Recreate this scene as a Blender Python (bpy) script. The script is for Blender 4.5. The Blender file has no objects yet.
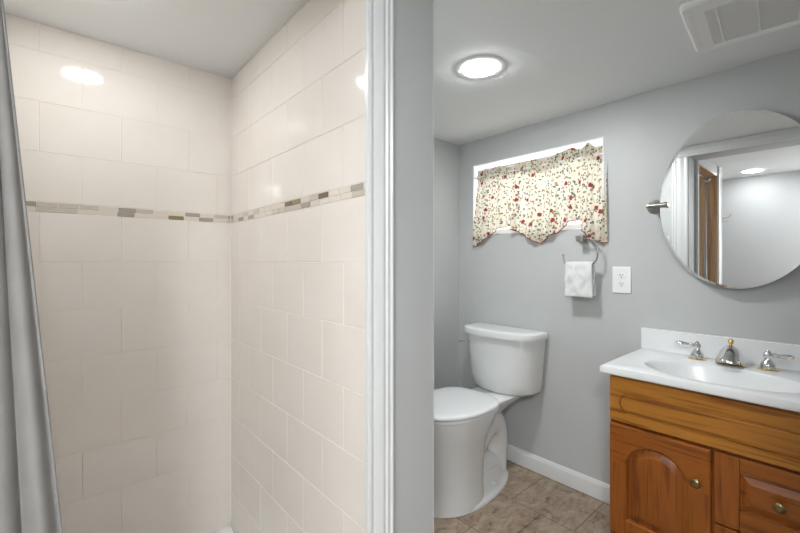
import bpy, bmesh, math, random
from mathutils import Vector, Matrix, noise
random.seed(7)
C = bpy.context.scene
PI = math.pi
# ------------------------------------------------------------------ camera
cam_d = bpy.data.cameras.new('camera'); cam = bpy.data.objects.new('camera', cam_d)
C.collection.objects.link(cam); C.camera = cam
cam_d.sensor_fit = 'HORIZONTAL'; cam_d.sensor_width = 36; cam_d.lens = 398/800*36
cam_d.shift_y = -5.5/800; cam_d.clip_start = .02
cam.location = (0, 0, 1.15)
cam.rotation_euler = (PI/2, 0, math.atan2(-.659, .752))
# ------------------------------------------------------------------ world, exposure
W = bpy.data.worlds.new('world'); C.world = W; W.use_nodes = True
W.node_tree.nodes['Background'].inputs[0].default_value = (.93, .97, 1, 1)
W.node_tree.nodes['Background'].inputs[1].default_value = 2.2
C.view_settings.view_transform = 'Standard'; C.view_settings.look = 'None'
C.view_settings.gamma = 1; C.view_settings.exposure = 1.14
L_BATH, L_SHOWER, L_HALL = 125, 27, 34
la = bpy.data.lights.new('hall_fill', 'AREA'); la.shape = 'DISK'; la.size = .28; la.energy = 17; la.color = (.98, 1, 1)  # added unseen fill light, no fixture; brightens partition end and shower
lo = bpy.data.objects.new('hall_fill', la); C.collection.objects.link(lo); lo.location = (-.60, -.42, 1.87)
# ------------------------------------------------------------------ numbers of the place
H = 1.905; XW = 2.0; YB = 1.70
# ------------------------------------------------------------------ material helpers
def mat(name, col=(.8,.8,.8), rough=.5, metal=0, coat=0, spec=None):
    m = bpy.data.materials.new(name); m.use_nodes = True
    b = m.node_tree.nodes['Principled BSDF']
    b.inputs['Base Color'].default_value = (*col, 1); b.inputs['Roughness'].default_value = rough
    b.inputs['Metallic'].default_value = metal; b.inputs['Coat Weight'].default_value = coat
    if spec is not None: b.inputs['Specular IOR Level'].default_value = spec
    return m
def N(m, t, **kw):
    n = m.node_tree.nodes.new(t)
    for k, v in kw.items():
        if k in n.inputs: n.inputs[k].default_value = v
        else: setattr(n, k, v)
    return n
def L(m, a, b): m.node_tree.links.new(a, b)
def bsdf(m): return m.node_tree.nodes['Principled BSDF']
def pos(m, scale=(1,1,1), loc=(0,0,0), rot=(0,0,0)):
    g = N(m, 'ShaderNodeNewGeometry'); mp = N(m, 'ShaderNodeMapping')
    mp.inputs['Scale'].default_value = scale; mp.inputs['Location'].default_value = loc; mp.inputs['Rotation'].default_value = rot
    L(m, g.outputs['Position'], mp.inputs['Vector']); return mp.outputs[0]
def ramp(m, fac, stops):
    r = N(m, 'ShaderNodeValToRGB'); e = r.color_ramp.elements
    while len(e) < len(stops): e.new(.5)
    for q, (p, c) in zip(e, stops): q.position = p; q.color = (*c, 1)
    L(m, fac, r.inputs[0]); return r.outputs[0]
def bump(m, h, strength=.2, dist=.01):
    b = N(m, 'ShaderNodeBump'); b.inputs['Strength'].default_value = strength; b.inputs['Distance'].default_value = dist
    L(m, h, b.inputs['Height']); L(m, b.outputs[0], bsdf(m).inputs['Normal'])
def noisy(m, scale=60, strength=.1, dist=.003, detail=4):
    n = N(m, 'ShaderNodeTexNoise'); n.inputs['Scale'].default_value = scale; n.inputs['Detail'].default_value = detail
    L(m, pos(m), n.inputs['Vector']); bump(m, n.outputs[0], strength, dist); return n
def mottled(m, a, b, scale=4):
    n = N(m, 'ShaderNodeTexNoise'); n.inputs['Scale'].default_value = scale; n.inputs['Detail'].default_value = 3
    L(m, pos(m), n.inputs['Vector'])
    L(m, ramp(m, n.outputs[0], [(.3, a), (.7, b)]), bsdf(m).inputs['Base Color'])

M = {}
M['wall'] = mat('grey_wall_paint', (.50,.515,.525), .45); mottled(M['wall'], (.505,.515,.515), (.527,.537,.537)); noisy(M['wall'], 90, .12, .002)
M['hallwall'] = mat('pale_wall_paint', (.52,.53,.535), .6); noisy(M['hallwall'], 90, .1, .002)
M['ceil'] = mat('ceiling_paint', (.84,.86,.87), .8); noisy(M['ceil'], 70, .1, .002)
M['trim'] = mat('white_trim_paint', (.70,.71,.71), .28); noisy(M['trim'], 120, .04, .001)
M['reveal'] = mat('white_reveal_paint', (.9,.9,.9), .6); noisy(M['reveal'], 120, .04, .001)
M['tile'] = mat('cream_wall_tile', (.80,.735,.675), .07); mottled(M['tile'], (.82,.765,.71), (.85,.80,.75), 6)
n_ = N(M['tile'], 'ShaderNodeTexNoise'); n_.inputs['Scale'].default_value = 9; L(M['tile'], pos(M['tile']), n_.inputs['Vector']); bump(M['tile'], n_.outputs[0], .05, .004)
M['grout'] = mat('pale_grout', (.92,.88,.84), .8); noisy(M['grout'], 300, .2, .001)
for k, c, r in (('mz_cream',(.74,.68,.60),.2),('mz_beige',(.60,.55,.47),.12),('mz_taupe',(.40,.36,.31),.1),('mz_brown',(.20,.145,.10),.1),('mz_olive',(.30,.23,.12),.1)):
    M[k] = mat('mosaic_'+k[3:], c, r); noisy(M[k], 150, .05, .001)
M['porcelain'] = mat('white_porcelain', (.74,.755,.75), .10, coat=.3); mottled(M['porcelain'], (.735,.75,.745), (.75,.765,.76))
M['seatplastic'] = mat('white_seat_plastic', (.74,.75,.76), .22); noisy(M['seatplastic'], 30, .02, .001)
M['top'] = mat('cultured_marble', (.80,.81,.82), .25, coat=.0); mottled(M['top'], (.79,.80,.81), (.82,.83,.84), 9)
M['chrome'] = mat('polished_chrome', (.78,.78,.79), .07, 1); noisy(M['chrome'], 40, .02, .001)
M['nickel'] = mat('brushed_nickel', (.42,.41,.39), .3, 1); noisy(M['nickel'], 200, .05, .001)
M['gold'] = mat('polished_brass', (.80,.58,.22), .15, 1); noisy(M['gold'], 40, .02, .001)
M['antique'] = mat('antique_brass', (.30,.22,.11), .28, 1); noisy(M['antique'], 120, .1, .001)
M['mirror'] = mat('mirror_silver', (.93,.94,.94), .0, 1)
M['bevel'] = mat('mirror_bevel', (.95,.96,.96), .06, 1)
M['plate'] = mat('white_plate_plastic', (.86,.86,.86), .3); noisy(M['plate'], 50, .02, .001)
M['dark'] = mat('dark_slot', (.03,.03,.03), .6); noisy(M['dark'], 50, .02, .001)
M['ventdark'] = mat('vent_recess', (.10,.10,.095), .8); noisy(M['ventdark'], 50, .02, .001)
M['ventplastic'] = mat('vent_plastic', (.88,.88,.87), .45); noisy(M['ventplastic'], 50, .02, .001)
M['pan'] = mat('shower_acrylic', (.85,.85,.84), .25); noisy(M['pan'], 40, .02, .001)
M['towel'] = mat('white_terry', (.80,.80,.80), .95)
noisy(M['towel'], 420, .9, .004); bsdf(M['towel']).inputs['Sheen Weight'].default_value = .3
M['piping'] = mat('dark_red_piping', (.22,.02,.03), .7); noisy(M['piping'], 400, .2, .001)
# shower curtain cloth
m = M['curtain'] = mat('grey_curtain_cloth', (.40,.395,.39), .75)
mottled(m, (.24,.232,.225), (.285,.277,.27), 14)
n = N(m, 'ShaderNodeTexNoise'); n.inputs['Scale'].default_value = 1; n.inputs['Detail'].default_value = 3
L(m, pos(m, (900,900,900)), n.inputs['Vector']); bump(m, n.outputs[0], .3, .001)
# oak
def oak(name, along, dark, lite, seed=0.):
    m = mat(name, lite, .33, coat=.05)
    sc = {'y': (46, 2, 46), 'z': (46, 46, 2)}[along]
    a = N(m, 'ShaderNodeTexNoise'); a.inputs['Scale'].default_value = 1; a.inputs['Detail'].default_value = 3; a.inputs['Distortion'].default_value = .6
    L(m, pos(m, sc, (seed, seed, seed)), a.inputs['Vector'])
    ml = N(m, 'ShaderNodeMath', operation='MULTIPLY'); ml.inputs[1].default_value = 5.5; L(m, a.outputs[0], ml.inputs[0])
    fr = N(m, 'ShaderNodeMath', operation='PINGPONG'); fr.inputs[1].default_value = 1; L(m, ml.outputs[0], fr.inputs[0])
    f = N(m, 'ShaderNodeTexNoise'); f.inputs['Scale'].default_value = 1; f.inputs['Detail'].default_value = 5
    L(m, pos(m, tuple(9*s if s > 2 else 5*s for s in sc)), f.inputs['Vector'])
    mx = N(m, 'ShaderNodeMix'); mx.inputs[0].default_value = .45; L(m, fr.outputs[0], mx.inputs[2]); L(m, f.outputs[0], mx.inputs[3])
    mid = tuple((p*.4+q*.6) for p, q in zip(dark, lite))
    L(m, ramp(m, mx.outputs[0], [(.20, dark), (.42, mid), (.62, lite)]), bsdf(m).inputs['Base Color'])
    bump(m, f.outputs[0], .12, .001); return m
M['oak_front'] = oak('oak_golden_across', 'y', (.21,.062,.004), (.47,.19,.024))
M['oak_y'] = oak('oak_across', 'y', (.15,.035,.003), (.30,.086,.008), 3.)
M['oak_z'] = oak('oak_upright', 'z', (.14,.032,.003), (.28,.08,.008), 5.)
M['jambwood'] = oak('raw_jamb_wood', 'z', (.30,.17,.085), (.46,.29,.16), 9.)
# floor tile
m = M['floor'] = mat('stone_floor_tile', (.3,.25,.2), .42)
g = N(m, 'ShaderNodeNewGeometry'); s = N(m, 'ShaderNodeSeparateXYZ'); L(m, g.outputs['Position'], s.inputs[0])
ax = N(m, 'ShaderNodeMath', operation='ADD'); ax.inputs[1].default_value = -.785+.1525+.305*20; L(m, s.outputs['Y'], ax.inputs[0])
ay = N(m, 'ShaderNodeMath', operation='ADD'); ay.inputs[1].default_value = -1.67+.305*10; L(m, s.outputs['X'], ay.inputs[0])
cb = N(m, 'ShaderNodeCombineXYZ'); L(m, ax.outputs[0], cb.inputs[0]); L(m, ay.outputs[0], cb.inputs[1])
br = N(m, 'ShaderNodeTexBrick'); br.offset = .5; br.offset_frequency = 2
for k, v in (('Scale',1),('Brick Width',.305),('Row Height',.305),('Mortar Size',.0022),('Mortar Smooth',.3),('Bias',0)): br.inputs[k].default_value = v
br.inputs['Color1'].default_value = (1,1,1,1); br.inputs['Color2'].default_value = (.82,.82,.82,1); br.inputs['Mortar'].default_value = (.34,.31,.28,1)
L(m, cb.outputs[0], br.inputs['Vector'])
n1 = N(m, 'ShaderNodeTexNoise'); n1.inputs['Scale'].default_value = 9; n1.inputs['Detail'].default_value = 9; n1.inputs['Roughness'].default_value = .68; n1.inputs['Distortion'].default_value = .8
L(m, pos(m, (1, 1.7, 1)), n1.inputs['Vector'])
n3 = N(m, 'ShaderNodeTexNoise'); n3.inputs['Scale'].default_value = 34; n3.inputs['Detail'].default_value = 6; n3.inputs['Roughness'].default_value = .7; n3.inputs['Distortion'].default_value = .4
L(m, pos(m, (1, 1.5, 1)), n3.inputs['Vector']); mx3 = N(m, 'ShaderNodeMix'); mx3.inputs[0].default_value = .42; L(m, n1.outputs[0], mx3.inputs[2]); L(m, n3.outputs[0], mx3.inputs[3])
c1 = ramp(m, mx3.outputs[0], [(.36, (.10,.07,.045)), (.43, (.27,.195,.14)), (.52, (.38,.29,.215)), (.66, (.50,.41,.325))])
mu = N(m, 'ShaderNodeMix', data_type='RGBA', blend_type='MULTIPLY'); mu.inputs[0].default_value = 1
L(m, c1, mu.inputs[6]); L(m, br.outputs['Color'], mu.inputs[7]); L(m, mu.outputs[2], bsdf(m).inputs['Base Color'])
inv = N(m, 'ShaderNodeMath', operation='SUBTRACT'); inv.inputs[0].default_value = 1; L(m, br.outputs['Fac'], inv.inputs[1]); bump(m, inv.outputs[0], .6, .002)
# valance print: small flowers and sprigs on cream cotton, in the cloth's own uv
m = M['valance'] = mat('floral_cotton', (.8,.75,.65), .85)
uv = N(m, 'ShaderNodeUVMap')
def spots(scale, size, loc, petals=0, stretch=(1,1,1), rot=0, keep=.0):
    mp = N(m, 'ShaderNodeMapping'); mp.inputs['Scale'].default_value = tuple(scale*q for q in stretch); mp.inputs['Location'].default_value = loc; mp.inputs['Rotation'].default_value = (0,0,rot)
    L(m, uv.outputs[0], mp.inputs[0])
    nz = N(m, 'ShaderNodeTexNoise'); nz.inputs['Scale'].default_value = 3.5; L(m, mp.outputs[0], nz.inputs['Vector'])
    ad = N(m, 'ShaderNodeMix', data_type='VECTOR'); ad.inputs[0].default_value = .22; L(m, mp.outputs[0], ad.inputs[4]); L(m, nz.outputs['Color'], ad.inputs[5])
    v = N(m, 'ShaderNodeTexVoronoi', voronoi_dimensions='2D'); v.inputs['Scale'].default_value = 1; v.inputs['Randomness'].default_value = .8
    L(m, ad.outputs[1], v.inputs['Vector'])
    lt = N(m, 'ShaderNodeMath', operation='LESS_THAN'); L(m, v.outputs['Distance'], lt.inputs[0]); lt.inputs[1].default_value = size
    sp = N(m, 'ShaderNodeSeparateColor'); L(m, v.outputs['Color'], sp.inputs[0])
    gt = N(m, 'ShaderNodeMath', operation='GREATER_THAN'); L(m, sp.outputs[0], gt.inputs[0]); gt.inputs[1].default_value = keep
    an = N(m, 'ShaderNodeMath', operation='MULTIPLY'); L(m, lt.outputs[0], an.inputs[0]); L(m, gt.outputs[0], an.inputs[1])
    return an.outputs[0], sp.outputs[1]
col = N(m, 'ShaderNodeRGB'); col.outputs[0].default_value = (.72,.66,.55,1); cur = col.outputs[0]
def lay(mask, c):
    global cur
    x = N(m, 'ShaderNodeMix', data_type='RGBA'); L(m, mask, x.inputs[0]); L(m, cur, x.inputs[6])
    if isinstance(c, tuple): x.inputs[7].default_value = (*c, 1)
    else: L(m, c, x.inputs[7])
    cur = x.outputs[2]
wv = N(m, 'ShaderNodeTexWave'); wv.inputs['Scale'].default_value = 9; wv.inputs['Distortion'].default_value = 9; wv.inputs['Detail'].default_value = 2; wv.inputs['Detail Scale'].default_value = 2.2
L(m, uv.outputs[0], wv.inputs[0]); gt = N(m, 'ShaderNodeMath', operation='GREATER_THAN'); gt.inputs[1].default_value = .975; L(m, wv.outputs[1], gt.inputs[0])
lay(gt.outputs[0], (.42,.40,.30))
k, h = spots(42, .22, (3.1,1.7,0), 0, (1,1.6,1), .7, .35)
lay(k, ramp(m, h, [(0,(.10,.13,.07)), (.5,(.20,.22,.12)), (1,(.08,.10,.14))]))
k, h = spots(38, .20, (7.7,4.2,0), 0, (1.7,1,1), .5, .4)
lay(k, ramp(m, h, [(0,(.06,.09,.09)), (.5,(.25,.23,.10)), (1,(.12,.12,.16))]))
k, h = spots(33, .17, (1.2,9.2,0), 0, (1,1,1), .2, .55)
lay(k, ramp(m, h, [(0,(.42,.12,.10)), (.5,(.45,.25,.14)), (1,(.16,.16,.22))]))
k, h = spots(17, .155, (5.5,2.3,0), 0, (1,1,1), .3, .45)
lay(k, (.28,.05,.05))
k, h = spots(17, .06, (5.5,2.3,0), 0, (1,1,1), .3, .45)
lay(k, (.22,.03,.03))
tr = N(m, 'ShaderNodeBsdfTranslucent'); L(m, cur, tr.inputs[0]); L(m, cur, bsdf(m).inputs['Base Color'])
ms = N(m, 'ShaderNodeMixShader'); ms.inputs[0].default_value = .32
L(m, bsdf(m).outputs[0], ms.inputs[1]); L(m, tr.outputs[0], ms.inputs[2]); L(m, ms.outputs[0], m.node_tree.nodes['Material Output'].inputs[0])
# window glass
m = M['glass'] = mat('window_glass', (1,1,1), .02); nt = m.node_tree
t_ = N(m, 'ShaderNodeBsdfTransparent'); gl = N(m, 'ShaderNodeBsdfGlossy'); gl.inputs['Roughness'].default_value = .02
x = N(m, 'ShaderNodeMixShader'); x.inputs[0].default_value = .05; L(m, t_.outputs[0], x.inputs[1]); L(m, gl.outputs[0], x.inputs[2])
L(m, x.outputs[0], nt.nodes['Material Output'].inputs[0])
def emis(name, col, s):
    m = mat(name, (.9,.9,.9), .4); bsdf(m).inputs['Emission Color'].default_value = (*col, 1); bsdf(m).inputs['Emission Strength'].default_value = s; return m
# ------------------------------------------------------------------ mesh helpers
def obj(name, bm, m, parent=None, smooth=None, bevel=0, seg=2):
    me = bpy.data.meshes.new(name)
    bmesh.ops.remove_doubles(bm, verts=bm.verts, dist=1e-6)
    bmesh.ops.recalc_face_normals(bm, faces=bm.faces)
    bm.to_mesh(me); bm.free()
    for q in (m if isinstance(m, (list, tuple)) else [m]): me.materials.append(q)
    o = bpy.data.objects.new(name, me); C.collection.objects.link(o)
    if parent: o.parent = parent; o.matrix_parent_inverse = Matrix.Translation(-Vector(root_loc(parent)))
    if smooth is not None:
        for p in me.polygons: p.use_smooth = True
        me.set_sharp_from_angle(angle=math.radians(smooth))
    if bevel:
        b = o.modifiers.new('b', 'BEVEL'); b.width = bevel; b.segments = seg; b.limit_method = 'ANGLE'; b.angle_limit = math.radians(35)
    return o
LOC = {}
def root_loc(o): 
    return LOC.get(o, (0,0,0)) if o.type == 'EMPTY' else (0,0,0)
def thing(name, label, cat, loc, group=None):
    o = bpy.data.objects.new(name, None); C.collection.objects.link(o); o.location = loc; o.empty_display_size = .05
    LOC[o] = tuple(loc); o['label'] = label; o['category'] = cat
    if group: o['group'] = group
    return o
def tag(o, label, cat, group=None):
    o['label'] = label; o['category'] = cat
    if group: o['group'] = group
    return o
def struct(name, bm, m, parent=None, **kw):
    o = obj(name, bm, m, parent, **kw)
    if not parent: o['kind'] = 'structure'
    return o
def box(bm, x0, x1, y0, y1, z0, z1, mi=0):
    v = [bm.verts.new(p) for p in ((x0,y0,z0),(x1,y0,z0),(x1,y1,z0),(x0,y1,z0),(x0,y0,z1),(x1,y0,z1),(x1,y1,z1),(x0,y1,z1))]
    for f in ((0,3,2,1),(4,5,6,7),(0,1,5,4),(1,2,6,5),(2,3,7,6),(3,0,4,7)):
        bm.faces.new([v[i] for i in f]).material_index = mi
    return bm
def B(*a): return box(bmesh.new(), *a)
def loops(bm, ls, cap0=True, cap1=True, closed=True, mi=None):
    """skin a list of equal-length closed loops"""
    vs = [[bm.verts.new(p) for p in l] for l in ls]; n = len(vs[0])
    for k in range(len(vs)-1):
        for i in range(n if closed else n-1):
            j = (i+1) % n
            try:
                f = bm.faces.new((vs[k][i], vs[k][j], vs[k+1][j], vs[k+1][i]))
                if mi: f.material_index = mi(k, i)
            except ValueError: pass
    for c, v in ((cap0, vs[0]), (cap1, vs[-1])):
        if c:
            f = bm.faces.new(v)
            if mi: f.material_index = mi(-1 if v is vs[0] else 99, 0)
    return vs
def lathe(bm, prof, o, axis='z', n=32, sx=1, sy=1):
    """prof: (radius, along); axis through point o"""
    ls = []
    for r, h in prof:
        l = []
        for i in range(n):
            a = 2*PI*i/n; c, s = max(r,1e-5)*math.cos(a)*sx, max(r,1e-5)*math.sin(a)*sy
            p = {'z': (c, s, h), 'x': (h, c, s), 'y': (s, h, c)}[axis]
            l.append((o[0]+p[0], o[1]+p[1], o[2]+p[2]))
        ls.append(l)
    loops(bm, ls); return bm
def tube(bm, pts, rad, n=12, sm=0):
    P = [Vector(p) for p in pts]; R = list(rad) if isinstance(rad, (list,tuple)) else [rad]*len(P)
    if sm:
        Q, S = [], []
        for i in range(len(P)-1):
            p0, p1, p2, p3 = P[max(i-1,0)], P[i], P[i+1], P[min(i+2,len(P)-1)]
            for k in range(sm):
                t = k/sm
                Q.append(.5*((2*p1)+(p2-p0)*t+(2*p0-5*p1+4*p2-p3)*t*t+(3*p1-p0-3*p2+p3)*t**3)); S.append(R[i]*(1-t)+R[i+1]*t)
        Q.append(P[-1]); S.append(R[-1]); P, R = Q, S
    up = None; ls = []
    for i, p in enumerate(P):
        d = (P[min(i+1,len(P)-1)]-P[max(i-1,0)]).normalized()
        if up is None: up = Vector((0,0,1)) if abs(d.z) < .9 else Vector((1,0,0))
        a = d.cross(up).normalized(); up = a.cross(d).normalized()
        ls.append([p+R[i]*(math.cos(2*PI*k/n)*a+math.sin(2*PI*k/n)*up) for k in range(n)])
    loops(bm, ls); return bm
def sweep_profile(bm, prof, fn, ts):
    """open profile swept; fn(point, t) -> xyz"""
    loops(bm, [[fn(p, t) for p in prof] for t in ts]); return bm
# ------------------------------------------------------------------ setting: shell
struct('floor', B(-.9, 2.25, -.85, 1.85, -.06, 0), M['floor'])
struct('ceiling', B(-.9, 2.25, -.85, 1.85, H, H+.08), M['ceil'])
WY0, WY1, WZ0, WZ1 = .795, 1.584, 1.31, 1.75          # window opening
bm = bmesh.new()
box(bm, XW, XW+.2, -.45, WY0, 0, H); box(bm, XW, XW+.2, WY1, 1.85, 0, H); box(bm, XW, XW+.2, WY0, WY1, 0, WZ0); box(bm, XW, XW+.2, WY0, WY1, WZ1, H)
struct('wall_back', bm, M['wall'])
struct('wall_left', B(.745, XW, YB, YB+.15, 0, H), M['wall'])
struct('wall_right', B(.745, XW, -.60, -.45, 0, H), M['wall'])
struct('wall_partition', B(.566, .745, .72, YB+.15, 0, H), M['wall'])
struct('wall_doorway_right', B(.566, .745, -.70, -.10, 0, H), M['wall'])
struct('wall_doorway_header', B(.566, .745, -.10, .72, 1.84, H), M['wall'])
struct('wall_hall_far', B(-.92, -.77, -.85, 1.85, 0, H), M['hallwall'])
struct('wall_hall_right', B(-.77, .745, -.85, -.70, 0, H), M['hallwall'])
struct('wall_shower_front', B(-.20, -.10, .72, .92, 0, H), M['hallwall'])
struct('wall_shower_header', B(-.10, .566, .72, .80, 1.84, H), M['hallwall'])
struct('wall_shower_left', B(-.20, -.134, .92, YB+.003, 0, H), M['grout'])
struct('wall_hall_left', B(-.77, -.20, YB, YB+.15, 0, H), M['hallwall'])
# tiled shower walls
RZ = [.06, .193, .352, .511, .670, .829, .988, 1.147, 1.306]; RU = [1.338, 1.497, 1.656, 1.815, H]
rows = [(RZ[i], RZ[i+1]) for i in range(len(RZ)-1)] + [(RU[i], RU[i+1]) for i in range(len(RU)-1)]
def tile_mesh(u0, u1, pA, pB, to, first):
    bm = bmesh.new(); g = .00055; d = .0015
    for i, (z0, z1) in enumerate(rows):
        # alternate phase counted away from the band
        k = (7-i) if i < 8 else (i-8)+1
        ph = pA if k % 2 == first else pB
        us = [u for u in (ph+.2145*j for j in range(-8, 14)) if u0+.004 < u < u1-.004]
        ed = [u0]+us+[u1]
        for a, b in zip(ed, ed[1:]):
            q = [(a+g, z0+g), (b-g, z0+g), (b-g, z1-g), (a+g, z1-g)]; e = .0009
            qi = [(a+g+e, z0+g+e), (b-g-e, z0+g+e), (b-g-e, z1-g-e), (a+g+e, z1-g-e)]
            j1, j2, j3 = (random.uniform(-.00025,.00025) for _ in range(3))
            tl = [j1, j2, j2+j3, j1+j3]
            loops(bm, [[to(u, z, 0) for u, z in q], [to(u, z, d*.45) for u, z in q], [to(u, z, d+t*.6) for (u, z), t in zip(qi, tl)]], cap0=False)
    return bm
def mosaic_mesh(u0, u1, to, seed):
    rn = random.Random(seed); bm = bmesh.new()
    for r in (0, 1):
        z0 = 1.3065+r*.0158; z1 = z0+.0147; u = u0 - rn.random()*.05
        while u < u1:
            w = .053; a, b = max(u, u0)+.0007, min(u+w, u1)-.0007; u += w
            if b-a < .003: continue
            mi = rn.choices(range(5), (7,3.4,2.4,.7,.5))[0]; e = .0009; d = .0022 if mi else .0016
            q = [(a,z0),(b,z0),(b,z1),(a,z1)]; qi = [(a+e,z0+e),(b-e,z0+e),(b-e,z1-e),(a+e,z1-e)]
            loops(bm, [[to(p, z, 0) for p, z in q], [to(p, z, d*.7) for p, z in q], [to(p, z, d) for p, z in qi]], cap0=False, mi=lambda k, i, mi=mi: mi)
    return bm
MZ = [M['mz_cream'], M['mz_beige'], M['mz_taupe'], M['mz_brown'], M['mz_olive']]
w = struct('wall_shower_back', B(-.20, .566, YB+.003, YB+.15, 0, H), M['grout'])
tb = lambda u, z, d: (u, YB+.003-d, z)
obj('wall_tile', tile_mesh(-.1335, .5585, .078, .185, tb, 1), M['tile'], w)
obj('mosaic_band', mosaic_mesh(-.1335, .5585, tb, 3), MZ, w)
w = struct('wall_shower_side', B(.5615, .566, .735, YB+.003, 0, H), M['grout'])
ts = lambda u, z, d: (.5615-d, u, z)
obj('wall_tile', tile_mesh(.737, YB-.0005, .8575, .9640, ts, 1), M['tile'], w)
obj('mosaic_band', mosaic_mesh(.737, YB-.0005, ts, 12), MZ, w)
tl_ = lambda u, z, d: (-.134+d, u, z)
w = bpy.data.objects['wall_shower_left']
obj('wall_tile', tile_mesh(.92, YB-.0005, .8575, .9640, tl_, 1), M['tile'], w)
obj('mosaic_band', mosaic_mesh(.92, YB-.0005, tl_, 5), MZ, w)
# casings
PROF = [(0,0),(0,.010),(.004,.012),(.010,.0125),(.013,.0105),(.017,.0105),(.021,.0125),(.040,.0165),(.044,.0148),(.048,.0148),(.052,.0185),(.057,.0160),(.061,.0160),(.064,.0190),(.068,.0190),(.0705,.0165),(.0705,0)]
# shower opening, right leg (on the face Y=.72) inner edge to the left
def casing_bm(fn, z0, z1): return sweep_profile(bmesh.new(), PROF, fn, (z0, z1))
struct('trim_1', casing_bm(lambda p, t: (.527+p[0], .72-p[1], t), 0, H-.0005), M['trim'], smooth=25)
struct('trim_2', B(.5505, .5605, .7205, .745, .1005, 1.827), M['trim'], bevel=.0015)
struct('trim_3', casing_bm(lambda p, t: (-.095-p[0]*.9, .72-p[1], t), 0, H-.0005), M['trim'], smooth=25)
# bathroom side of the doorway
K = .088/.0705
struct('trim_4', casing_bm(lambda p, t: (.745+p[1]*.75, .724+p[0]*K, t), 0, 1.8395), M['trim'], smooth=25)
struct('trim_5', casing_bm(lambda p, t: (.745+p[1]*.75, -.104-p[0]*K, t), 0, 1.8395), M['trim'], smooth=25)
struct('trim_6', sweep_profile(bmesh.new(), PROF, lambda p, t: (.745+p[1]*.75, t, 1.8405+p[0]*.9), (-.19, .8115)), M['trim'], smooth=25)
# wooden lining of the shower opening
struct('trim_7', B(-.0995, -.087, .7205, .9195, 0, 1.8385), M['jambwood'], bevel=.001)
struct('trim_8', B(-.087, .558, .7205, .7995, 1.828, 1.8395), M['jambwood'], bevel=.001)
# baseboards
BP = [(0,0),(0,.070),(.003,.074),(.004,.082),(.009,.086),(.012,.082),(.0135,.074),(.0135,0)]
BP = [(.0,.0),(.0135,0),(.0135,.066),(.0115,.071),(.0095,.073),(.0085,.080),(.005,.084),(0,.085)]
struct('baseboard_back', sweep_profile(bmesh.new(), BP, lambda p, t: (XW-.0003-p[0], t, p[1]), (.615, YB-.0145)), M['trim'], smooth=40)
struct('baseboard_left', sweep_profile(bmesh.new(), BP, lambda p, t: (t, YB-.0003-p[0], p[1]), (.76, XW-.0003)), M['trim'], smooth=40)
# window
w = bpy.data.objects.new('window_1', None); C.collection.objects.link(w); w['kind'] = 'structure'; w.location = (XW+.1, (WY0+WY1)/2, WZ0); LOC[w] = tuple(w.location)
bm = bmesh.new(); t = .006
box(bm, XW+.0005, XW+.2, WY0+.0003, WY0+t, WZ0, WZ1); box(bm, XW+.0005, XW+.2, WY1-t, WY1-.0003, WZ0, WZ1)
box(bm, XW+.0005, XW+.2, WY0+t, WY1-t, WZ0+.0003, WZ0+t); box(bm, XW+.0005, XW+.2, WY0+t, WY1-t, WZ1-t, WZ1-.0003)
obj('window_reveal', bm, M['reveal'], w)
bm = bmesh.new(); f = .035; a0, a1, b0, b1 = WY0+t, WY1-t, WZ0+t, WZ1-t
box(bm, 2.13, 2.165, a0, a0+f, b0, b1); box(bm, 2.13, 2.165, a1-f, a1, b0, b1); box(bm, 2.13, 2.165, a0+f, a1-f, b0, b0+f); box(bm, 2.13, 2.165, a0+f, a1-f, b1-f, b1)
obj('window_frame', bm, M['trim'], w, bevel=.002)
obj('window_pane', B(2.145, 2.149, a0+f, a1-f, b0+f, b1-f), M['glass'], w)
# ------------------------------------------------------------------ ceiling lights
def ceiling_light(x, y, label, strength, col, r=.098, ri=.062):
    t = thing('ceiling_light', label, 'ceiling light', (x, y, H), 'recessed ceiling lights')
    bm = bmesh.new(); n = 64
    pr = [(r, 0), (r, -.0008), (r-.002, -.0015), (ri+.004, -.0028), (ri, -.0022), (ri, 0)]
    ls = [[(x+q*math.cos(2*PI*i/n), y+q*math.sin(2*PI*i/n), H-.0003+h) for i in range(n)] for q, h in pr]
    loops(bm, ls, cap0=False, cap1=False)
    obj('trim_ring', bm, M['plate'], t, smooth=40)
    bm = bmesh.new(); lathe(bm, [(0, -.0003), (ri-.0005, -.0003), (ri-.0005, -.0055), (ri*.95, -.0068), (0, -.0075)], (x, y, H), 'z', 64)
    obj('lens', bm, emis('lamp_lens', col, strength), t, smooth=60)
ceiling_light(1.261, .9646, 'round white recessed ceiling light above the toilet corner, in plain view', L_BATH, (.97,1,.995))
ceiling_light(0.095, 1.34, 'round recessed shower ceiling light, seen only as glints on the cream tiles', L_SHOWER, (.97,1,.995), .085, .062)
ceiling_light(-.50, .56, 'round recessed hall ceiling light, seen only as a bright streak in the mirror', L_HALL, (.98,1,1))
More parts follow.
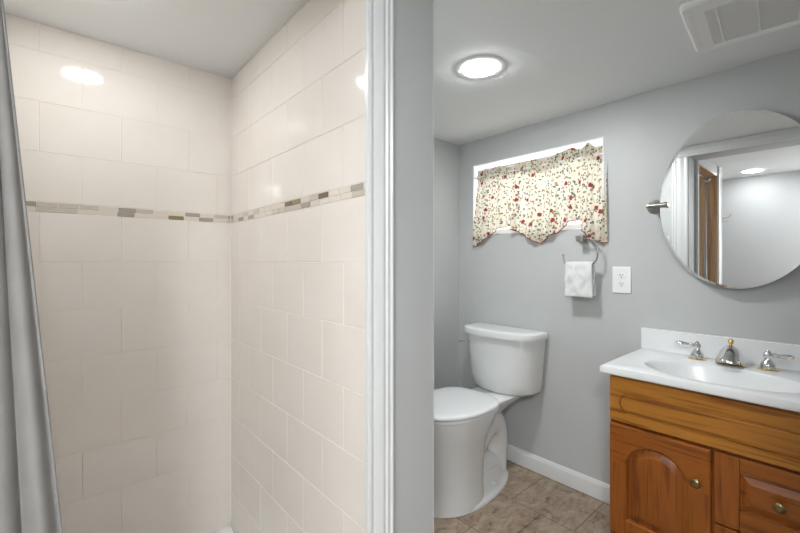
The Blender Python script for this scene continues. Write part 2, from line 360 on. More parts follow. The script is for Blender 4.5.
# ------------------------------------------------------------------ ceiling vent
t = thing('ceiling_vent', 'white square ventilation fan grille on the ceiling above the vanity', 'vent', (1.564, .1725, H))
t.location = (1.580, .180, H); t.rotation_euler = (0, 0, math.radians(5))
X0, X1, Y0, Y1 = 1.390, 1.738, -.005, .350
def rrect(x0, x1, y0, y1, r, z, n=6):
    o = []
    for cx, cy, a0 in ((x1-r,y1-r,0),(x0+r,y1-r,PI/2),(x0+r,y0+r,PI),(x1-r,y0+r,1.5*PI)):
        for k in range(n+1):
            a = a0+PI/2*k/n; o.append((cx+r*math.cos(a), cy+r*math.sin(a), z))
    return o
GX0, GX1, GY0, GY1 = 1.455, 1.704, .069, .297
bm = bmesh.new()
loops(bm, [rrect(X0,X1,Y0,Y1,.02,H-.0003), rrect(X0,X1,Y0,Y1,.02,H-.010), rrect(X0+.006,X1-.006,Y0+.006,Y1-.006,.016,H-.017), rrect(X0+.016,X1-.016,Y0+.016,Y1-.016,.010,H-.0165), rrect(X0+.020,X1-.020,Y0+.020,Y1-.020,.008,H-.014),
           rrect(GX0,GX1,GY0,GY1,.001,H-.014), rrect(GX0,GX1,GY0,GY1,.001,H-.004)], cap0=False, cap1=False)
obj('frame', bm, M['ventplastic'], t, smooth=40)
obj('recess', B(GX0-.01, GX1+.01, GY0-.01, GY1+.01, H-.0038, H-.0006), M['ventdark'], t)
bm = bmesh.new(); k = GX0+.003
while k < GX1-.003: box(bm, k, k+.0038, GY0, GY1, H-.0142, H-.0105); k += .0078
for y in (.09, .18, .27): box(bm, GX0, GX1, y-.0022, y+.0022, H-.0155, H-.0100)
obj('louvre_grille', bm, M['ventplastic'], t)
# ------------------------------------------------------------------ shower base
bm = bmesh.new(); x0, x1, y0, y1 = -.353, .5575, .76, YB-.0015
x0 = -.085
def rr(i, z, r): return rrect(x0+i, x1-i, y0+i, y1-i, r, z)
x0 = -.1315; y0 = .922
loops(bm, [rr(0,.0003,.004), rr(0,.052,.004), rr(.004,.0595,.004), rr(.022,.0595,.02), rr(.03,.054,.03), rr(.045,.03,.05), rr(.30,.022,.1)])
lathe(bm, [(.045,.021),(.045,.025),(.03,.026),(0,.026)], (.1, 1.31, 0))
box(bm, -.086, .5575, .7465, .9215, .0003, .10)
sb = tag(obj('shower_tray', bm, M['pan'], None, smooth=35), 'white acrylic shower tray with a low curb under the cream tiled walls', 'shower tray')
# shower rod and curtain
r_ = thing('curtain_rod', 'chrome shower curtain rod across the tiled shower opening', 'curtain rod', (.23, .785, 1.81))
obj('rod', tube(bmesh.new(), [(-.084,.785,1.81),(.555,.785,1.81)], .0115, 20), M['chrome'], r_, smooth=50)
for xx, s in ((-.0865, 1), (.5578, -1)):
    obj('flange', lathe(bmesh.new(), [(.0,0),(.026,0),(.026,s*.004),(.018,s*.012),(.0,s*.012)], (xx,.785,1.81), 'x'), M['chrome'], r_, smooth=50)
def cedge(z): return -.052+(1.52-z)*.082
bm = bmesh.new(); NU, NV = 120, 60; ls = []
for j in range(NV+1):
    z = 1.785-(1.785-.12)*j/NV; e = cedge(z)
    row = []
    for i in range(NU+1):
        u = i/NU; amp = (.004+.007*j/NV)
        x = (-.079)*(1-u)+e*u
        ph = u*2.3*2*PI+.7*noise.noise(Vector((u*3, z*1.1, 2)))
        y = .785+amp*math.sin(ph)+.006*noise.noise(Vector((u*4, z*1.6, 0)))
        x += .006*math.cos(ph*1.0)*(1-u)*u*4*(.3+j/NV*.7)
        row.append((min(max(x,-.083), .3), y, z))
    ls.append(row)
loops(bm, ls, False, False, closed=False)
c = thing('shower_curtain', 'grey cloth shower curtain drawn to the left side of the shower opening', 'curtain', (-.03, .785, .12))
o = obj('curtain_cloth', bm, M['curtain'], c, smooth=180); s = o.modifiers.new('s', 'SOLIDIFY'); s.thickness = .0014
# hem running down the leading edge
pts = []
bm = bmesh.new()
for j in range(31):
    z = 1.785-(1.785-.12)*j/30; pts.append((cedge(z)-.001, ls[min(j*2,NV)][NU][1], z))
tube(bm, pts, .0022, 8); obj('curtain_hem', bm, M['curtain'], c, smooth=60)
for k in range(7):
    x = -.078+.006*k; n = 20; bm = bmesh.new()
    tube(bm, [(x+.001*math.sin(2*PI*i/n), .785+.020*math.sin(2*PI*i/n), 1.8025+.020*math.cos(2*PI*i/n)) for i in range(n+1)], .0013, 6)
    obj('curtain_ring', bm, M['nickel'], c, smooth=60)
# hall hook and switch
h = thing('coat_hook', 'brushed metal double coat hook on the hall wall, seen in the mirror', 'hook', (-.19, .72, 1.50))
obj('hook_plate', lathe(bmesh.new(), [(0,0),(.020,0),(.020,-.004),(.014,-.007),(0,-.007)], (-.19,.7197,1.50), 'y'), M['nickel'], h, smooth=40)
obj('hook_arm', tube(bmesh.new(), [(-.19,.716,1.50),(-.19,.69,1.497),(-.19,.668,1.503),(-.19,.655,1.520),(-.19,.650,1.527)], [.006,.005,.0045,.004,.006], 12, 4), M['nickel'], h, smooth=60)
obj('hook_arm', tube(bmesh.new(), [(-.19,.712,1.497),(-.19,.70,1.475),(-.19,.685,1.468),(-.19,.675,1.478)], [.005,.004,.004,.005], 12, 4), M['nickel'], h, smooth=60)
s = thing('light_switch', 'white light switch plate beside the doorway casing, reflected low in the mirror', 'switch', (.745, .86, 1.262))
obj('switch_plate', B(.7453, .751, .825, .897, 1.205, 1.319), M['plate'], s, bevel=.002)
obj('toggle', B(.751, .760, .8565, .8655, 1.252, 1.274), M['plate'], s, bevel=.001)
# ------------------------------------------------------------------ toilet
TY = 1.30
toi = thing('toilet', 'white two piece toilet with closed lid in the corner below the window', 'toilet', (1.6, TY, 0))
def egg(xf, xb, hw, z, n=56, bk=.55, pw=2.15, cy=TY):
    """closed outline: round nose at xf, blunter back at xb, widest about 55% along"""
    xm = xf+(xb-xf)*bk; o = []
    for i in range(n):
        a = 2*PI*i/n; c, s = math.cos(a), math.sin(a)
        q = 2.0 if c < 0 else pw
        x = xm+(xb-xm if c > 0 else xm-xf)*math.copysign(abs(c)**(2/q), c)
        o.append((x, cy+hw*math.copysign(abs(s)**(2/q), s), z))
    return o
bm = bmesh.new()
# bowl and front column
loops(bm, [egg(1.278,1.60,.150,.004,pw=3.2), egg(1.283,1.60,.148,.03,pw=3.2), egg(1.286,1.60,.144,.10,pw=3.2), egg(1.283,1.61,.143,.20,pw=3), egg(1.276,1.63,.150,.275,pw=2.6), egg(1.262,1.66,.160,.325), egg(1.250,1.70,.172,.365), egg(1.245,1.72,.177,.400), egg(1.245,1.725,.178,.420), egg(1.25,1.72,.173,.4275)])
# foot
loops(bm, [egg(1.273,1.90,.155,.0003,bk=.38,pw=2.0), egg(1.273,1.90,.155,.010,bk=.38,pw=2.0), egg(1.278,1.896,.150,.018,bk=.38,pw=2.0), egg(1.295,1.88,.130,.030,bk=.4), egg(1.33,1.86,.110,.050,bk=.5), egg(1.40,1.85,.09,.10,bk=.5)])
# trapway body
tube(bm, [(1.50,TY,.15),(1.60,TY,.235),(1.69,TY,.300),(1.77,TY,.290),(1.815,TY,.20),(1.81,TY,.10),(1.80,TY,.03)], [.095,.098,.095,.088,.078,.076,.080], 28, 6)
tube(bm, [(1.43,TY,.10),(1.55,TY,.105),(1.66,TY,.085),(1.78,TY,.07)], [.10,.095,.088,.08], 28, 5)
# deck
def rbox(x0, x1, hw, z, r=.03): return rrect(x0, x1, TY-hw, TY+hw, r, z)
loops(bm, [rbox(1.62,1.76,.060,.31), rbox(1.62,1.80,.078,.36), rbox(1.62,1.86,.090,.385), rbox(1.62,1.93,.105,.405), rbox(1.62,1.955,.113,.418), rbox(1.62,1.955,.115,.429), rbox(1.625,1.95,.110,.434)])
obj('bowl', bm, M['porcelain'], toi, smooth=50)
for y in (TY-.118, TY+.118):
    obj('bolt_cap', lathe(bmesh.new(), [(.013,.030),(.013,.044),(.010,.052),(.004,.056),(0,.0565)], (1.66,y,0)), M['porcelain'], toi, smooth=50)
bm = bmesh.new()
loops(bm, [egg(1.240,1.695,.180,.4285,pw=3.2), egg(1.236,1.697,.184,.431,pw=3.2), egg(1.236,1.697,.184,.441,pw=3.2), egg(1.240,1.695,.180,.4445,pw=3.2)])
obj('seat', bm, M['seatplastic'], toi, smooth=50)
bm = bmesh.new()
loops(bm, [egg(1.240,1.695,.180,.4475,pw=3.2), egg(1.234,1.698,.186,.450,pw=3.2), egg(1.234,1.698,.186,.456,pw=3.2), egg(1.239,1.695,.181,.462,pw=3.2), egg(1.260,1.68,.160,.466,pw=3.2), egg(1.33,1.64,.10,.468,pw=3.2)])
obj('lid', bm, M['seatplastic'], toi, smooth=50)
for y in (TY-.075, TY+.075):
    obj('hinge', lathe(bmesh.new(), [(0,-.016),(.006,-.016),(.007,0),(.006,.016),(0,.016)], (1.704,y,.447), 'y', 16), M['seatplastic'], toi, smooth=50)
def tank_sec(z, hw, xf, xb=1.982, bow=.055, n=14, r=.03):
    """flat back, bowed front with rounded front corners"""
    o = [(xb, TY+hw-.012, z), (xb-.012, TY+hw, z)]
    o += [(xf+bow+r*1.2, TY+hw, z)]
    for k in range(n+1):
        s = 1-2*k/n  # +1..-1
        o.append((xf+bow*abs(s)**2.2+ (r*.35 if abs(s)>.99 else 0), TY+(hw-.012+.008*(abs(s)<.99)-.004)*s, z))
    o += [(xf+bow+r*1.2, TY-hw, z), (xb-.012, TY-hw, z), (xb, TY-hw+.012, z)]
    return o
bm = bmesh.new()
loops(bm, [tank_sec(.4345,.145,1.825,bow=.045), tank_sec(.438,.178,1.812), tank_sec(.452,.194,1.804), tank_sec(.50,.202,1.799), tank_sec(.60,.210,1.790), tank_sec(.68,.218,1.784), tank_sec(.738,.222,1.780)])
obj('tank', bm, M['porcelain'], toi, smooth=38)
bm = bmesh.new()
loops(bm, [tank_sec(.7365,.224,1.776,1.984), tank_sec(.7385,.232,1.766,1.986), tank_sec(.762,.234,1.764,1.986), tank_sec(.770,.232,1.767,1.985), tank_sec(.7745,.226,1.775,1.980), tank_sec(.776,.20,1.81,1.965)])
obj('tank_lid', bm, M['porcelain'], toi, smooth=38)
fl = obj('flush_lever', lathe(bmesh.new(), [(0,.004),(.013,.004),(.013,-.004),(.009,-.010),(0,-.010)], (1.812,TY+.165,.690), 'x', 20), M['chrome'], toi, smooth=50)
obj('lever_arm', tube(bmesh.new(), [(1.803,TY+.165,.690),(1.792,TY+.167,.690),(1.787,TY+.180,.689),(1.790,TY+.212,.687)], [.005,.005,.0045,.006], 12, 4), M['chrome'], fl, smooth=60)
# ------------------------------------------------------------------ vanity cabinet
VX = 1.585; VY0, VY1 = -.012, .612
van = thing('vanity_cabinet', 'honey oak bathroom vanity cabinet with arched door and drawers, below the white sink top', 'cabinet', (1.79, .30, 0))
bm = bmesh.new(); box(bm, 1.603, 1.985, VY0, VY0+.016, .0905, .7315); box(bm, 1.603, 1.985, VY1-.016, VY1, .0905, .7315); box(bm, 1.603, 1.985, VY0+.016, VY1-.016, .0905, .106); box(bm, 1.975, 1.985, VY0+.016, VY1-.016, .106, .60)
box(bm, 1.603, 1.62, VY0+.016, VY1-.016, .106, .14); box(bm, 1.603, 1.62, VY0+.016, VY1-.016, .53, .7315); box(bm, 1.603, 1.62, .27, .33, .14, .53); box(bm, 1.603, 1.62, VY0+.016, .27, .30, .34)
box(bm, 1.66, 1.985, VY0+.002, VY1-.002, .0003, .09, 0)
obj('body', bm, M['oak_z'], van, bevel=.001)
XF, XBK = VX, 1.6025
def rect_pts(y0, y1, z0, z1, ks):
    """ks: list of (edge, t) matched to an inner outline"""
    o = []
    for e, t in ks:
        o.append({'b': (y0+(y1-y0)*t, z0), 'r': (y1, z0+(z1-z0)*t), 't': (y1-(y1-y0)*t, z1), 'l': (y0, z1-(z1-z0)*t)}[e])
    return o
def arch_pts(y0, y1, z0, zs, nA=24, nB=6):
    """bottom edge, right side to the spring line, half round top, left side"""
    o = []
    r = (y1-y0)/2; cy = (y0+y1)/2
    for k in range(nB): o.append((y0+(y1-y0)*k/nB, z0))
    for k in range(nB): o.append((y1, z0+(zs-z0)*k/nB))
    for k in range(nA): a = PI*k/nA; o.append((cy+r*math.cos(a), zs+r*.93*math.sin(a)))
    for k in range(nB): o.append((y0, zs-(zs-z0)*k/nB))
    return o
def arch_outer(y0, y1, z0, z1, zs, nA=24, nB=6):
    o = []
    for k in range(nB): o.append((y0+(y1-y0)*k/nB, z0))
    for k in range(nB): o.append((y1, z0+(zs-z0)*k/nB))
    for k in range(nA):
        f = k/nA
        if f < .25: o.append((y1, zs+(z1-zs)*f/.25))
        elif f < .75: o.append((y1-(y1-y0)*(f-.25)/.5, z1))
        else: o.append((y0, z1-(z1-zs)*(f-.75)/.25))
    for k in range(nB): o.append((y0, zs-(zs-z0)*k/nB))
    return o
def P3(l, x): return [(x, y, z) for y, z in l]
def set_grain(o, test):
    for p in o.data.polygons:
        p.material_index = 1 if test(p.center) else 0
# arched door
dy0, dy1, dz0, dz1, zs = .302, .610, .135, .545, .400
a0, a1, ab = .368, .551, .20
ao = lambda i: arch_outer(dy0+i, dy1-i, dz0+i, dz1-i, zs)
ai = lambda i: arch_pts(a0+i, a1-i, ab+i, zs)
bm = bmesh.new()
loops(bm, [P3(ao(0),XBK), P3(ao(0),XF+.006), P3(ao(.002),XF+.0015), P3(ao(.006),XF), P3(ai(-.004),XF), P3(ai(0),XF+.003), P3(ai(.003),XF+.0115), P3(ai(.008),XF+.0115), P3(ai(.012),XF+.0095), P3(ai(.030),XF+.002), P3(ai(.033),XF+.0012)], cap0=False)
d = obj('door', bm, [M['oak_z'], M['oak_y']], van, smooth=18)
def indoor(c): return (c.z > zs+.002 and ((c.y-(a0+a1)/2)**2+((c.z-zs)/.93)**2) > .0905**2) or (c.z < ab and a0 < c.y < a1)
set_grain(d, indoor)
def knob(y, z, par):
    bm = lathe(bmesh.new(), [(0,.002),(.0075,.002),(.0075,-.001),(.0045,-.004),(.0045,-.010),(.011,-.014),(.0145,-.0175),(.0145,-.020),(.011,-.0235),(.005,-.0245),(0,-.0248)], (XF,y,z), 'x', 28)
    obj('knob', bm, M['antique'], par, smooth=40)
knob(.338, .430, d)
def drawer(z0, z1, p0, p1, zk):
    y0, y1 = VY0+.002, .2935
    q0, q1 = y0+.062, y1-.062
    def R(i): 
        k = 6; Y0, Y1, Z0, Z1 = y0+i, y1-i, z0+i, z1-i
        return rl(Y0, Y1, Z0, Z1)
    def rl(Y0, Y1, Z0, Z1):
        o = []
        for a, b in (((Y0,Z0),(Y1,Z0)),((Y1,Z0),(Y1,Z1)),((Y1,Z1),(Y0,Z1)),((Y0,Z1),(Y0,Z0))):
            for k in range(4): o.append((a[0]+(b[0]-a[0])*k/4, a[1]+(b[1]-a[1])*k/4))
        return o
    I = lambda i: rl(q0+i, q1-i, p0+i, p1-i)
    bm = bmesh.new()
    box(bm, XF, XBK, y0, q0, z0, z1, 0); box(bm, XF, XBK, q1, y1, z0, z1, 0)
    box(bm, XF, XBK, q0+.0002, q1-.0002, z0, p0, 1); box(bm, XF, XBK, q0+.0002, q1-.0002, p1, z1, 1)
    loops(bm, [P3(I(-.001),XF+.0155), P3(I(-.001),XF+.010), P3(I(.006),XF+.010), P3(I(.024),XF+.002), P3(I(.026),XF+.0012)], mi=lambda k, i: 1)
    o = obj('drawer', bm, [M['oak_z'], M['oak_y']], van, bevel=.0016)
    knob((y0+y1)/2-.001, zk, o)
drawer(.322, .545, .387, .498, .443)
drawer(.135, .316, .185, .268, .226)
# false front with routed oblong
fy0, fy1, fz0, fz1 = VY0+.002, .610, .5535, .722
def obl(i, n=20):
    r = .0385-i; y0, y1, zc = .022+i+r, .575-i-r, .6265; o = []
    for k in range(n): a = PI/2+PI*k/(n-1); o.append((y0+r*math.cos(a), zc+r*math.sin(a)))
    for k in range(n): a = -PI/2+PI*k/(n-1); o.append((y1+r*math.cos(a), zc+r*math.sin(a)))
    return o
def oblr(i, n=20):
    o = []; y0, y1, z0, z1 = fy0+i, fy1-i, fz0+i, fz1-i
    for k in range(n):
        f = k/(n-1)
        o.append((.06-(.06-y0)*f/.25, z1) if f < .25 else ((y0, z1-(z1-z0)*(f-.25)/.5) if f < .75 else (y0+(.06-y0)*(f-.75)/.25, z0)))
    for k in range(n):
        f = k/(n-1)
        o.append((.54+(y1-.54)*f/.25, z0) if f < .25 else ((y1, z0+(z1-z0)*(f-.25)/.5) if f < .75 else (y1-(y1-.54)*(f-.75)/.25, z1)))
    return o
bm = bmesh.new()
loops(bm, [P3(oblr(0),XBK), P3(oblr(0),XF+.006), P3(oblr(.002),XF+.0015), P3(oblr(.005),XF), P3(obl(0),XF), P3(obl(.0018),XF+.0045), P3(obl(.0045),XF+.0045), P3(obl(.0065),XF+.001), P3(obl(.008),XF+.0003)], cap0=False)
obj('front_panel', bm, M['oak_front'], van, smooth=18)
# ------------------------------------------------------------------ vanity top
TZ = .762; tx0, tx1, ty0, ty1 = 1.545, XW-.0015, -.02, .628
top = thing('countertop', 'white cultured marble vanity top with integral oval basin and backsplash', 'sink', (1.78, .306, .732))
cx, cy, ea, eb = 1.722, .306, .138, .222
angs = sorted([2*PI*i/96 for i in range(96)] + [math.atan2(y-cy, x-cx) % (2*PI) for x in (tx0,tx1) for y in (ty0,ty1)])
def rect_loop(i, z):
    o = []
    for a in angs:
        c, s = math.cos(a), math.sin(a); t = 9
        if c > 1e-9: t = min(t, (tx1-i-cx)/c)
        if c < -1e-9: t = min(t, (tx0+i-cx)/c)
        if s > 1e-9: t = min(t, (ty1-i-cy)/s)
        if s < -1e-9: t = min(t, (ty0+i-cy)/s)
        o.append((cx+c*t, cy+s*t, z))
    return o
def ell(f, z, dx=0):
    o = []
    for a in angs:
        c, s = math.cos(a), math.sin(a); r = 1/math.sqrt((c/ea)**2+(s/eb)**2)*f
        o.append((cx+c*r+dx, cy+s*r, z))
    return o
bm = bmesh.new()
loops(bm, [rect_loop(.05,.733), rect_loop(.004,.7325), rect_loop(0,.7365), rect_loop(0,TZ-.007), rect_loop(.002,TZ-.002), rect_loop(.007,TZ), ell(1.03,TZ), ell(1.01,TZ-.0008), ell(.99,TZ-.005), ell(.96,TZ-.018), ell(.88,TZ-.055), ell(.76,TZ-.095), ell(.55,TZ-.125), ell(.3,TZ-.138), ell(.12,TZ-.140)], cap0=False)
obj('basin_top', bm, M['top'], top, smooth=40)
obj('backsplash', B(1.980, XW-.0015, ty0, ty1, TZ-.001, .853), M['top'], top, bevel=.003)
obj('drain', lathe(bmesh.new(), [(.024,TZ-.1405),(.024,TZ-.137),(.016,TZ-.136),(0,TZ-.138)], (cx,cy,0)), M['chrome'], top, smooth=40)
# ------------------------------------------------------------------ faucet
FX = 1.925
fa = thing('faucet', 'widespread chrome faucet with brass trim and two lever handles behind the basin', 'faucet', (FX, .306, TZ))
sp = bmesh.new(); ls = []
secs = [(-.026,.000,.020,.012),(-.024,.0,.038,.022),(-.015,.0,.058,.034),(0,.0,.067,.040),(.018,.0,.066,.0415),(.036,.002,.058,.041),(.054,.008,.047,.037),(.070,.012,.036,.031),(.082,.012,.027,.025),(.086,.013,.022,.020)]
for s_, zb, zt, hw in secs:
    l = []
    for k in range(25):
        a = PI*k/24; l.append((FX-s_, .306+hw*math.cos(a), TZ+.004+zb+(zt-zb)*math.sin(a)**.85))
    l += [(FX-s_, .306-hw*.5, TZ+.004+zb), (FX-s_, .306+hw*.5, TZ+.004+zb)]
    ls.append(l)
loops(sp, ls)
so = obj('spout', sp, M['chrome'], fa, smooth=50)
obj('finial', lathe(bmesh.new(), [(0,.060),(.005,.066),(.004,.073),(.005,.075),(.0085,.080),(.0095,.085),(.0085,.090),(.005,.0935),(0,.0945)], (FX,.306,TZ), 'z', 24), M['gold'], so, smooth=60)
obj('base_ring', lathe(bmesh.new(), [(0,.0003),(.047,.0003),(.048,.003),(.044,.0055),(0,.0058)], (FX-.006,.306,TZ), 'z', 40, .62, 1), M['gold'], so, smooth=40)
for sgn, yy in ((1, .410), (-1, .203)):
    b = lathe(bmesh.new(), [(.023,.0055),(.0225,.012),(.0225,.018),(.020,.024),(.013,.032),(.0105,.038),(.0105,.042),(.0130,.047),(.0140,.053),(.0125,.059),(.008,.064),(.0055,.067),(.0045,.070),(0,.071)], (FX,yy,TZ), 'z', 32)
    ho = obj('handle', b, M['chrome'], fa, smooth=50)
    obj('base_ring', lathe(bmesh.new(), [(0,.0003),(.029,.0003),(.030,.003),(.026,.0055),(0,.0058)], (FX,yy,TZ)), M['gold'], ho, smooth=40)
    dx = -.012 if sgn > 0 else -.022
    pts = [(FX+dx*t, yy+sgn*(.008+.056*t), TZ+.053+.004*t) for t in (0,.1,.18,.24,.3,.5,.75,.9,1)]
    obj('lever', tube(bmesh.new(), pts, [.006,.0065,.0090,.0090,.0060,.0072,.0090,.0096,.0065], 16, 3), M['chrome'], ho, smooth=60)
    obj('lever_tip', tube(bmesh.new(), [(FX+dx*1.0, yy+sgn*.063, TZ+.057), (FX+dx*1.03, yy+sgn*.067, TZ+.0572),(FX+dx*1.07, yy+sgn*.070, TZ+.0575)], [.0050,.0055,.002], 14, 2), M['gold'] if sgn < 0 else M['chrome'], ho, smooth=60)
# ------------------------------------------------------------------ mirror
mi = thing('wall_mirror', 'large oval mirror with a thin bright rim and metal side brackets above the vanity', 'mirror', (XW, .297, 1.382))
MX, MYc, MZc, MA, MBv = 1.955, .297, 1.382, .250, .337
def me_(f, x, n=128): return [(x, MYc+(MA-f)*math.cos(2*PI*i/n), MZc+(MBv-f)*math.sin(2*PI*i/n)) for i in range(n)]
bm = bmesh.new()
loops(bm, [me_(.003, MX+.007), me_(0, MX+.006), me_(0, MX+.0007), me_(.009, MX)], cap0=False, cap1=False)
obj('bevelled_edge', bm, M['bevel'], mi)
bm = bmesh.new(); bm.faces.new([bm.verts.new(p) for p in me_(.009, MX)]); bm.faces.new([bm.verts.new(p) for p in me_(.009, MX+.004)])
obj('glass', bm, M['mirror'], mi)
bm = bmesh.new(); bm.faces.new([bm.verts.new(p) for p in me_(.003, MX+.0075)])
obj('backing', bm, M['dark'], mi)
for sgn in (1, -1):
    yp = MYc+sgn*.281
    b = lathe(bmesh.new(), [(0,-.0003),(.030,-.0003),(.030,-.006),(.024,-.010),(.012,-.013),(.0095,-.016),(.0095,-.05),(0,-.05)], (XW,yp,1.387), 'x', 32)
    br_ = obj('bracket', b, M['nickel'], mi, smooth=40)
    obj('pivot_pin', lathe(bmesh.new(), [(0,-.014),(.011,-.014),(.0115,-.002),(.0095,0),(.0095,.002),(.0095,.046),(.0115,.048),(.0115,.058),(.007,.062),(0,.062)] if sgn < 0 else [(0,.014),(.011,.014),(.0115,.002),(.0095,0),(.0095,-.002),(.0095,-.046),(.0115,-.048),(.0115,-.058),(.007,-.062),(0,-.062)], (XW-.055,yp,1.387), 'y', 24), M['nickel'], br_, smooth=40)
# ------------------------------------------------------------------ outlet
oc = thing('power_outlet', 'white duplex power outlet on the grey wall right of the towel', 'outlet', (XW, .713, 1.062))
obj('cover_plate', B(XW-.006, XW-.0003, .673, .753, 1.001, 1.123), M['plate'], oc, bevel=.0025)
for zc in (1.062+.0195, 1.062-.0195):
    bm = bmesh.new()
    pts = []
    for k in range(32):
        a = 2*PI*k/32; pts.append((.0165*math.cos(a), max(min(.0165*math.sin(a), .0135), -.0135)))
    loops(bm, [[(x, .713+p, zc+q) for p, q in pts] for x in (XW-.006, XW-.0078)])
    so = obj('socket', bm, M['plate'], oc)
    bm = bmesh.new()
    box(bm, XW-.0081, XW-.0077, .713+.005, .713+.0072, zc-.001, zc+.0075); box(bm, XW-.0081, XW-.0077, .713-.0072, .713-.005, zc-.001, zc+.0075)
    lathe(bm, [(0,-.0003),(.0026,-.0003),(.0026,0),(0,0)], (XW-.0078,.713,zc-.0075), 'x', 12)
    obj('slot', bm, M['dark'], so)
obj('screw', lathe(bmesh.new(), [(0,0),(.003,0),(.0025,-.001),(0,-.001)], (XW-.006,.713,1.062), 'x', 12), M['plate'], oc)
# ------------------------------------------------------------------ towel ring and towel
tr_ = thing('towel_ring', 'nickel open towel ring on a square post under the valance corner', 'towel ring', (XW, .885, 1.258))
bm = bmesh.new(); box(bm, XW-.008, XW-.0003, .862, .910, 1.237, 1.283); box(bm, XW-.062, XW-.008, .870, .902, 1.245, 1.275)
obj('wall_post', bm, M['nickel'], tr_, bevel=.002)
RX = 1.945
obj('ring', tube(bmesh.new(), [(RX,.875,1.256),(RX,.845,1.258),(RX,.818,1.250),(RX-.002,.803,1.225),(RX-.004,.798,1.185),(RX-.004,.806,1.152),(RX-.004,.826,1.134),(RX-.004,.86,1.131),(RX-.004,.92,1.131),(RX-.004,.948,1.134),(RX-.004,.962,1.148),(RX-.004,.967,1.177)], .0038, 12, 5), M['nickel'], tr_, smooth=60)
obj('end_cap', lathe(bmesh.new(), [(0,-.004),(.006,-.004),(.0068,.0),(.006,.005),(0,.006)], (RX-.004,.967,1.179), 'z', 16), M['nickel'], tr_, smooth=60)
tx = RX-.004
bm = bmesh.new(); path = []
for k in range(15): path.append((-.013, -.157+.155*k/14))          # front drop
for k in range(1, 8): a = PI-PI*k/8; path.append((.013*math.cos(a), .013*math.sin(a)))
for k in range(15): path.append((.013, -.002-.148*k/14))
ls = []
NY = 22
for s_, z_ in path:
    l = []
    for i in range(NY+1):
        v = i/NY; y = .818+.134*v
        nz = noise.noise(Vector((s_*40, y*38, z_*30)))*.008
        y += (v-.5)*(.006*noise.noise(Vector((0, 5+s_*50, z_*18))))+ (-.002)*( -z_/.15)
        sx = s_*(1+.25*min(1, -z_/.05 if z_ < 0 else 0))
        l.append((tx+sx+nz, y, 1.131+z_+.002*noise.noise(Vector((y*25, z_*4, s_*60)))))
    ls.append(l)
loops(bm, ls, False, False, closed=False)
tw = obj('hand_towel', bm, M['towel'], None, smooth=180)
s = tw.modifiers.new('s', 'SOLIDIFY'); s.thickness = .008; s.offset = 0
b = tw.modifiers.new('sub', 'SUBSURF'); b.levels = 1; b.render_levels = 1
tag(tw, 'small white terry washcloth folded over the towel ring', 'towel')
# ------------------------------------------------------------------ valance
rod = tag(obj('tension_rod', tube(bmesh.new(), [(XW+.014,WY0+t if False else WY0+.0065,1.672),(XW+.014,WY1-.0065,1.672)], .006, 16), M['plate'], None, smooth=60), 'thin white tension rod inside the window recess holding the valance', 'curtain rod')
va = thing('valance', 'cream floral cotton valance with dark red piping hanging in the small window', 'curtain', (1.98, 1.19, 1.24))
BOT = [(.772,1.240),(.79,1.236),(.82,1.246),(.85,1.264),(.888,1.302),(.8895,1.350),(.915,1.356),(.945,1.350),(.985,1.322),(1.03,1.292),(1.06,1.283),(1.115,1.243),(1.17,1.270),(1.25,1.314),(1.284,1.332),(1.2855,1.352),(1.32,1.351),(1.37,1.340),(1.42,1.318),(1.47,1.282),(1.52,1.256),(1.566,1.236)]
def bot(y):
    for (a, p), (b, q) in zip(BOT, BOT[1:]):
        if a <= y <= b: return p+(q-p)*(y-a)/(b-a)
    return BOT[0][1] if y < BOT[0][0] else BOT[-1][1]
NU, NV = 420, 46; bm = bmesh.new(); ls = []; edge = []; uvs = []
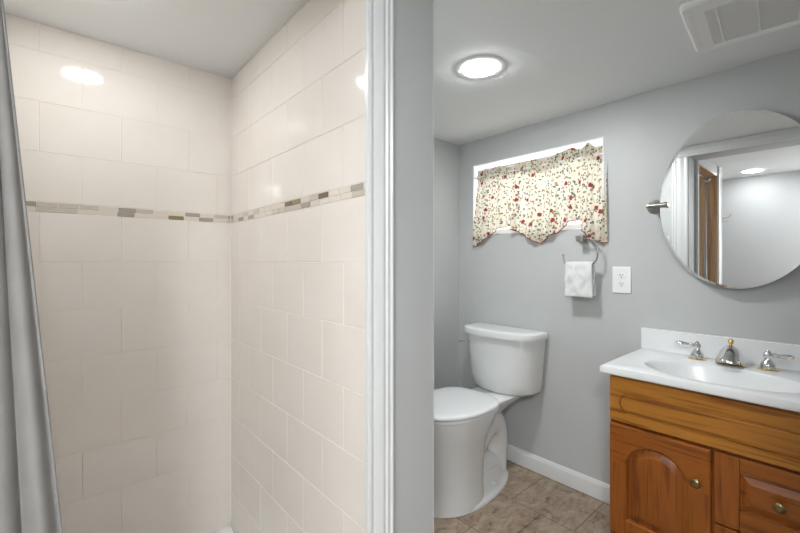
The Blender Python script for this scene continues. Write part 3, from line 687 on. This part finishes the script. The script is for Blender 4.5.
def valance_pt(u, v):
    y0 = .772+(1.566-.772)*u
    zb = bot(y0)
    head = .034+.020*noise.noise(Vector((y0*16, 3.3, 0)))+.020*max(0, noise.noise(Vector((y0*9, 8.1, 0))))+(.030*math.exp(-((y0-.868)/.028)**2)+.026*math.exp(-((y0-1.0)/.05)**2))
    zt = 1.676+.012*u-.006+head*.9
    z = zb+(zt-zb)*v
    y = y0 + (1.19-y0)*.022*v**1.5*(1 if y0 < 1.19 else .6)
    g = max(0, (z-1.62)/.08); g = min(g, 1)
    soft = 1-g*.2
    f = .013*math.sin(y0*58+2.5*noise.noise(Vector((y0*3, 0, z*.8))))+.008*math.sin(y0*131+3*noise.noise(Vector((y0*5, 2, z*1.5))))
    f += g*.007*math.sin(y0*330+4*noise.noise(Vector((y0*14, z*20, 0))))
    base = XW-.024+.034*min(max((z-1.34)/.33, 0), 1)
    # panels lap over one another at the two steps
    lap = 0
    for c_ in (.8890, 1.2850):
        dlt = y0-c_
        if -.03 < dlt < 0: lap -= .010*(1+dlt/.03)
        elif 0 <= dlt < .012: lap += .004*(1-dlt/.012)
    x = base+f*soft*(.55+.45*(1-v))+lap*(1-.6*v)
    pinch = math.exp(-((z-1.672)/.012)**2); x = x*(1-pinch*.6)+(XW+.006)*pinch*.6
    if z < 1.33: x = min(x, XW-.006)
    return (x, y, z)
for j in range(NV+1):
    v = j/NV; ls.append([valance_pt(i/NU, v) for i in range(NU+1)])
vs = [[bm.verts.new(p) for p in l] for l in ls]; uvl = bm.loops.layers.uv.new('UVMap')
for j in range(NV):
    for i in range(NU):
        f = bm.faces.new((vs[j][i], vs[j][i+1], vs[j+1][i+1], vs[j+1][i]))
        for lp, (ii, jj) in zip(f.loops, ((i,j),(i+1,j),(i+1,j+1),(i,j+1))):
            lp[uvl].uv = (ii/NU*1.05, vs[jj][ii].co.z)
o = obj('floral_cloth', bm, M['valance'], va, smooth=180)
bm = bmesh.new(); lb = []
for k in range(9):
    lb.append([(lambda p: (p[0]+.010+.003*math.sin(i*.9), p[1], p[2]))(valance_pt(i/NU, .84+.16*k/8)) for i in range(NU+1)])
vb = [[bm.verts.new(p) for p in l] for l in lb]; uvl = bm.loops.layers.uv.new('UVMap')
for j in range(8):
    for i in range(NU):
        f = bm.faces.new((vb[j][i], vb[j][i+1], vb[j+1][i+1], vb[j+1][i]))
        for lp, (ii, jj) in zip(f.loops, ((i,j),(i+1,j),(i+1,j+1),(i,j+1))): lp[uvl].uv = (ii/NU*1.05+.4, vb[jj][ii].co.z)
obj('rod_pocket', bm, M['valance'], va, smooth=180)
tube_bm = bmesh.new(); tube(tube_bm, [ls[0][i] for i in range(0, NU+1, 3)], .0024, 8)
obj('piping', tube_bm, M['piping'], va, smooth=60)
